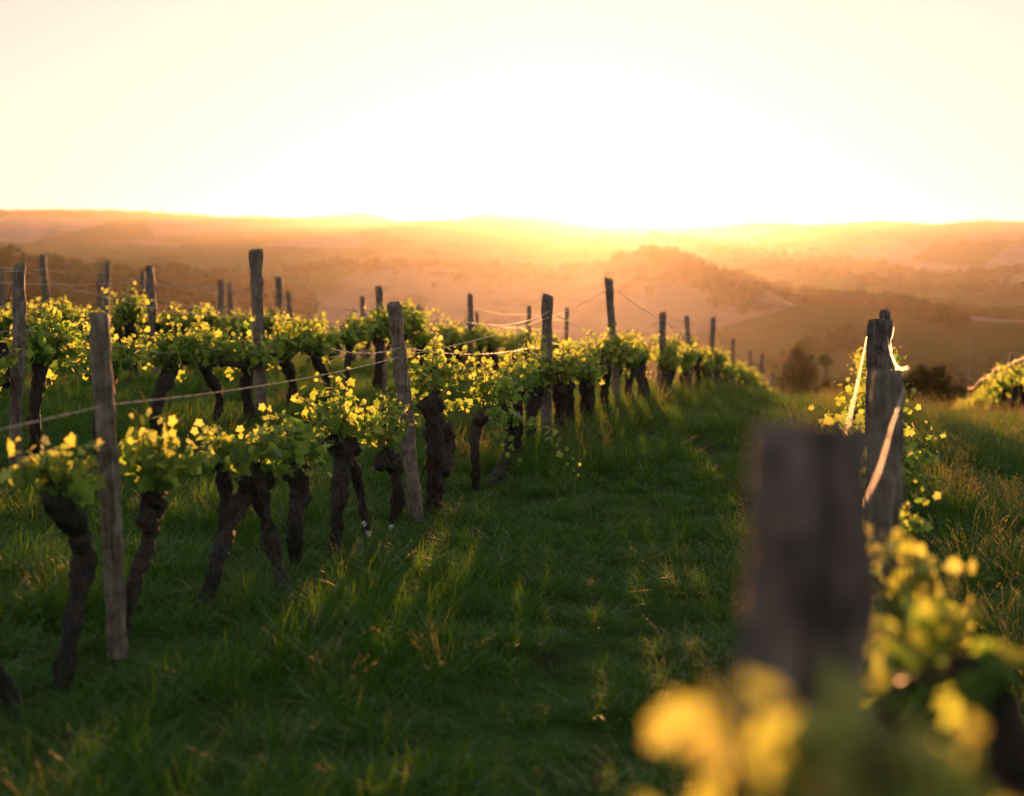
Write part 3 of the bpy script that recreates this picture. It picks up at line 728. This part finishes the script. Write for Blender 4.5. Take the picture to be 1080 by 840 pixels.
def scatter():
    rg = np.random.default_rng(11); P = []
    for r0, r1, dens in ((2.2, 9, 46), (9, 16, 34), (16, 28, 18), (28, 52, 7)):
        th0, th1 = fwd - R(40), fwd + R(38)
        nn = int(dens * .5 * (r1 * r1 - r0 * r0) * (th1 - th0))
        r = np.sqrt(rg.uniform(r0 * r0, r1 * r1, nn)); t = rg.uniform(th0, th1, nn)
        P.append(np.stack([r * np.sin(t), r * np.cos(t), np.full(nn, dens)], 1))
    P = np.concatenate(P); x, y = P[:, 0], P[:, 1]; z = H(x, y); N = len(x)
    rows = np.array([ROW1, ROW2, ROW3, ROW4, ROW5, ROW6, ROWC, ROWR])
    dr = np.min(np.abs(x[:, None] - rows[None]), 1)
    patch = vnoise(x, y, 1.1, 31); patch2 = vnoise(x, y, .5, 32)
    tall = np.clip(1 - dr / 1.0, 0, 1)
    pr = rg.random(N)
    idx = np.where(pr < .30 + .5 * tall + .5 * (patch - .5), rg.integers(0, 4, N), rg.integers(4, 8, N))
    seedp = .012 + .05 * tall + .34 * (x > .5) * (patch > .35) + .40 * ((x > -.80) & (x < -.15)) * (y > 3.5) * (patch2 > .35)+ .12 * ((np.abs(x - ROW1) < .6) & (y > 8) & (y < 20) & (patch > .4))
    idx = np.where(rg.random(N) < seedp, rg.integers(8, 11, N), idx)
    idx = np.where(rg.random(N) < .05, rg.integers(11, 13, N), idx)
    s = (.50 + .02 * tall + .42 * (patch - .5) + .25 * (patch2 - .5)) * np.where((dr < .42) & (y < 10.5), .55, 1.0) + .40 * np.clip(1 - np.abs(x - ROW1 - .1) / .55, 0, 1) * np.clip((y - 10.3) / 1.2, 0, 1) * (patch > .3) * rg.uniform(.75, 1.2, N)
    far = np.interp(np.hypot(x, y), [9, 16, 28, 50], [1, 1.1, 1.25, 1.5])
    s = np.clip(s, .24, 1.1) * far * np.where((idx >= 8) & (idx < 11), .9, 1.0)
    rot = np.stack([rg.normal(0, .12, N), rg.normal(0, .12, N), rg.uniform(0, 6.28, N)], 1)
    return np.stack([x, y, z], 1), idx, s, rot, far
P, IDX, S, ROT, FAR = scatter()
gm = bpy.data.meshes.new('grass'); gm.vertices.add(len(P)); gm.vertices.foreach_set('co', P.astype(np.float32).ravel())
a = gm.attributes.new('idx', 'INT', 'POINT'); a.data.foreach_set('value', IDX.astype(np.int32))
a = gm.attributes.new('scl', 'FLOAT_VECTOR', 'POINT'); a.data.foreach_set('vector', np.stack([FAR * .5 + S * .5, FAR * .5 + S * .5, S], 1).astype(np.float32).ravel())
a = gm.attributes.new('rot', 'FLOAT_VECTOR', 'POINT'); a.data.foreach_set('vector', ROT.astype(np.float32).ravel())
go = link(bpy.data.objects.new('grass', gm)); tag(go, 'long green meadow grass with dry seed heads between the vine rows', 'grass', kind='stuff')
ng = bpy.data.node_groups.new('grass_scatter', 'GeometryNodeTree')
ng.interface.new_socket('Geometry', in_out='INPUT', socket_type='NodeSocketGeometry'); ng.interface.new_socket('Geometry', in_out='OUTPUT', socket_type='NodeSocketGeometry')
gi = ng.nodes.new('NodeGroupInput'); gout = ng.nodes.new('NodeGroupOutput'); iop = ng.nodes.new('GeometryNodeInstanceOnPoints')
ci = ng.nodes.new('GeometryNodeCollectionInfo'); ci.inputs['Collection'].default_value = tufts; ci.inputs['Separate Children'].default_value = True; ci.inputs['Reset Children'].default_value = True
def named(nm, ty):
    q = ng.nodes.new('GeometryNodeInputNamedAttribute'); q.data_type = ty; q.inputs['Name'].default_value = nm; return q
er = ng.nodes.new('FunctionNodeEulerToRotation')
L = ng.links.new
L(gi.outputs[0], iop.inputs['Points']); L(ci.outputs[0], iop.inputs['Instance']); iop.inputs['Pick Instance'].default_value = True
L(named('idx', 'INT').outputs[0], iop.inputs['Instance Index']); L(named('rot', 'FLOAT_VECTOR').outputs[0], er.inputs[0]); L(er.outputs[0], iop.inputs['Rotation'])
L(named('scl', 'FLOAT_VECTOR').outputs[0], iop.inputs['Scale']); L(iop.outputs[0], gout.inputs[0])
go.modifiers.new('scatter', 'NODES').node_group = ng

# white flowers in the grass by the first row
random.seed(9)
for px, py, lab in ((384, 553, 'white flower head in the grass, left of the leaning grey post'), (389, 563, 'lower white flower head beside a taller one, by the prop-legged vine'), (413, 556, 'small white flower head at the foot of the knobbly-headed vine')):
    q = on_x(px, py, ROW1 + .25); b = Vector((q.x, q.y, hz(q.x, q.y))); r = empty('wild_flower', b); tag(r, lab, 'flower', 'white flowers in the grass')
    g = Geo(); tube(g, [(0, 0, -.03), (.01, 0, (q.z - b.z) * .5), (0, 0, q.z - b.z)], [.003, .002], n=6, seg=5); g.obj('stem', M_CANE, r)
    g = Geo(); t = Vector((0, 0, q.z - b.z))
    for k in range(26):
        d = Vector((random.gauss(0, 1), random.gauss(0, 1), random.gauss(0.3, 1))).normalized(); s = d.orthogonal().normalized() * .004
        e = t + d * random.uniform(.008, .017); g.add([tuple(t - s), tuple(t + s), tuple(e + s), tuple(e - s)], [(0, 1, 2, 3)])
    g.obj('flower_head', M_PETAL, r)

# ------------------------------------------------------------------ trees
def crown_geo(g, c, rx, ry, rz, nclump, nleaf, lsize, shape='round'):
    """leaf clumps through the crown's volume; uneven outline"""
    P = []; C = []
    for k in range(nclump):
        while True:
            u = np.array([random.uniform(-1, 1), random.uniform(-1, 1), random.uniform(-1, 1)])
            if shape == 'cone':
                if math.hypot(u[0], u[1]) < .95 * (1 - (u[2] + 1) / 2) ** .85 + .05: break
            elif np.linalg.norm(u) < 1 and np.linalg.norm(u) > .35: break
        cc = np.array(c) + u * np.array([rx, ry, rz]); sp = random.uniform(.12, .26) * (rx + rz) / 2; ti = random.random()
        n_ = int(nleaf * random.uniform(.6, 1.4))
        q = rng.normal(0, 1, (n_, 3)); q /= np.linalg.norm(q, axis=1, keepdims=True)
        P.append(cc + q * sp * rng.uniform(.5, 1.05, (n_, 1)) * [1, 1, .8]); C.append(np.full(n_, ti) + rng.normal(0, .15, n_))
    P = np.concatenate(P); C = np.clip(np.concatenate(C), 0, 1); n_ = len(P)
    a = rng.normal(0, 1, (n_, 3)); a /= np.linalg.norm(a, axis=1, keepdims=True); b = np.cross(a, rng.normal(0, 1, (n_, 3))); b /= np.linalg.norm(b, axis=1, keepdims=True)
    s = lsize * rng.uniform(.6, 1.3, (n_, 1))
    V = np.stack([P - a * s, P + b * s * .55, P + a * s, P - b * s * .55], 1).reshape(-1, 3)
    g.add(V, np.arange(n_ * 4).reshape(-1, 4), None, np.repeat(C, 4))
def tree(name, px, py_top, D, wpx, label, shape='round', cat='tree', nclump=70, group=None, hmin=None):
    az = float(px_to_az(px)); x, y = D * math.sin(az), D * math.cos(az); zb = hz(x, y)
    d = ray(px, py_top); zt = CAM.z + d.z * D / math.hypot(d.x, d.y); h = max(zt - zb, hmin or 1.0); rx = wpx * .5 * D / FPX
    r = empty(name, (x, y, zb)); tag(r, label, cat, group); random.seed(int(px))
    g = Geo()
    tube(g, [(0, 0, -.3), (.02 * h, 0, h * .3), (0, .01 * h, h * .6), (.01 * h, 0, h * .93)], [h * .035, h * .028, h * .018, h * .004], n=12, seg=8, lump=.2, seed=px)
    for k in range(7):
        a = k * 2.4; z_ = h * (.3 + .07 * k); e = Vector((math.cos(a) * rx * .7, math.sin(a) * rx * .7, z_ + h * .15 * (.2 if shape == 'cone' else 1)))
        tube(g, [(0, 0, z_), e * .5 + Vector((0, 0, z_ * .5)), e], [h * .014, h * .009, h * .003], n=6, seg=6, lump=.2, seed=k)
    g.obj('trunk', M_BARK, r)
    g = Geo(); lo = .08 * h if name != 'pine_tree' else .05 * h
    crown_geo(g, (0, 0, (h + lo) / 2), rx, rx, (h - lo) / 2 * .96, nclump, 60, rx * .085 + .03, shape)
    g.obj('crown', M_TREE, r, False, 'tint')
tree('shrub', 985, 383, 62, 60, 'dark round bush in the dip right of the wired posts', cat='bush', nclump=110)
tree('broadleaf_tree', 848, 364, 92, 34, 'broad dark tree left of the pointed conifer in the dip', nclump=110)
tree('broadleaf_tree', 829, 376, 98, 18, 'smaller tree at the left flank of the broad dark one', nclump=60)
tree('pine_tree', 874, 367, 90, 34, 'small pointed dark conifer right of the broad tree', 'cone', nclump=90)
tree('shrub', 890, 399, 75, 34, 'low pale bush in front of the conifer', cat='bush', nclump=60)
tree('shrub', 872, 402, 70, 34, 'low pale bush left of the one before the conifer', cat='bush', nclump=60)
# utility pole
az = float(px_to_az(1026)); D = 260; x, y = D * math.sin(az), D * math.cos(az); zb = hz(x, y); d = ray(1026, 356); zt = CAM.z + d.z * D / math.hypot(d.x, d.y)
r = empty('utility_pole', (x, y, zb)); tag(r, 'thin lone pole rising from the valley at the right', 'pole')
g = Geo(); tube(g, [(0, 0, -.5), (0, 0, zt - zb)], [.22, .15], n=6, seg=8, flat_end=True); g.obj('shaft', M_DARKPOST, r)
g = Geo(); tube(g, [(-.8, 0, zt - zb - .6), (.8, 0, zt - zb - .6)], [.07, .07], n=4, seg=6, flat_end=True); g.obj('crossarm', M_DARKPOST, r)

def wood(name, items, label):
    """far-off wood: many ragged crowns in one mass"""
    g = Geo()
    for (x, y, h, w_) in items:
        z = hz(x, y)
        q = rng.normal(0, 1, (110, 3)); q /= np.linalg.norm(q, axis=1, keepdims=True)
        P_ = np.array([x, y, z + h * .52]) + q * np.array([w_, w_, h * .5]) * rng.uniform(.35, 1.05, (110, 1))
        s = w_ * rng.uniform(.12, .32, (110, 1)); a = rng.normal(0, 1, (110, 3)); a /= np.linalg.norm(a, axis=1, keepdims=True); b = np.cross(a, rng.normal(0, 1, (110, 3))); b /= np.linalg.norm(b, axis=1, keepdims=True)
        V = np.stack([P_ - a * s, P_ + b * s, P_ + a * s, P_ - b * s], 1).reshape(-1, 3)
        g.add(V, np.arange(110 * 4).reshape(-1, 4), None, np.repeat(rng.random(110), 4))
    o = g.obj(name, M_TREE, None, False, 'tint'); tag(o, label, 'woodland', kind='stuff')
def line(px0, px1, D0, D1, n_, h, jit):
    out = []
    for k in range(n_):
        u = (k + random.random()) / n_; az = float(px_to_az(px0 + (px1 - px0) * u)); D = D0 + (D1 - D0) * u + random.gauss(0, jit)
        hh = h * random.uniform(.55, 1.3); out.append((D * math.sin(az), D * math.cos(az), hh, hh * random.uniform(.35, .6)))
    return out
random.seed(77)
def lineh(pts, D, n_, jit, wf=.4):
    """wood whose tops follow a measured skyline"""
    out = []; xs = [p[0] for p in pts]; ys = [p[1] for p in pts]
    for k in range(n_):
        px = random.uniform(xs[0], xs[-1]); py = np.interp(px, xs, ys) + random.uniform(0, 9); az = float(px_to_az(px)); Dd = D + random.gauss(0, jit)
        x, y = Dd * math.sin(az), Dd * math.cos(az); d = ray(px, py); zt = CAM.z + d.z * Dd / math.hypot(d.x, d.y); hh = zt - hz(x, y)
        if hh > 1.5: out.append((x, y, hh, min(hh * wf, 7)))
    return out
wood('woodland', lineh([(-160, 262), (0, 255), (15, 262), (40, 268), (80, 274), (110, 272), (150, 279), (190, 276), (215, 284), (250, 284), (290, 294), (330, 303)], 640, 330, 25, .24), 'dark far-off wood behind the crest posts at the left')
wood('woodland', line(640, 900, 925, 925, 190, 7, 40) + line(300, 640, 945, 945, 170, 6, 40) + line(640, 800, 860, 860, 90, 7, 30), 'wooded brow of the hump hill below the sun')
wood('woodland', line(850, 1020, 605, 575, 110, 6, 5) + line(1000, 1100, 500, 470, 40, 5, 4) + line(900, 1100, 760, 840, 90, 7, 8) + line(860, 1090, 400, 440, 60, 3.5, 3) + line(780, 900, 500, 540, 40, 3.5, 4) + line(930, 1090, 1000, 1100, 90, 8, 10) + line(890, 1000, 330, 350, 30, 3, 3), 'dark hedgerows dividing the fields of the valley')
wood('woodland', line(680, 1100, 2180, 2050, 190, 11, 40) + line(750, 1100, 1900, 1700, 110, 11, 40), 'scattered tree lines on the far slope at the right')

# village houses on the far slope
for px, D, lab in ((818, 2150, 'pale farmhouse on the far slope, leftmost of the village'), (834, 2090, 'larger pale house next to the leftmost farmhouse'), (846, 2130, 'small pale house right of the larger one on the far slope'), (1052, 1850, 'pale house among trees near the right picture edge'), (1068, 1820, 'second pale house at the right picture edge'), (1076, 1900, 'rightmost small pale house, partly behind trees')):
    az = float(px_to_az(px)); x, y = D * math.sin(az), D * math.cos(az); r = empty('village_house', (x, y, hz(x, y)), random.uniform(0, 3)); tag(r, lab, 'house', 'houses of the far village')
    a, b, h = random.uniform(7, 11), random.uniform(4, 6), random.uniform(5, 8)
    g = Geo(); g.add([(-a, -b, -2), (a, -b, -2), (a, b, -2), (-a, b, -2), (-a, -b, h), (a, -b, h), (a, b, h), (-a, b, h)], [(0, 1, 5, 4), (1, 2, 6, 5), (2, 3, 7, 6), (3, 0, 4, 7), (4, 5, 6, 7)]); g.obj('wall', M_WALL, r, False)
    g = Geo(); a2, b2 = a + .5, b + .6; g.add([(-a2, -b2, h + .02), (a2, -b2, h + .02), (a2, b2, h + .02), (-a2, b2, h + .02), (-a2, 0, h + 2.6), (a2, 0, h + 2.6)], [(0, 1, 5, 4), (2, 3, 4, 5), (0, 3, 2, 1)], [(0, 4, 3), (1, 2, 5)]); g.obj('roof', M_ROOF, r, False)
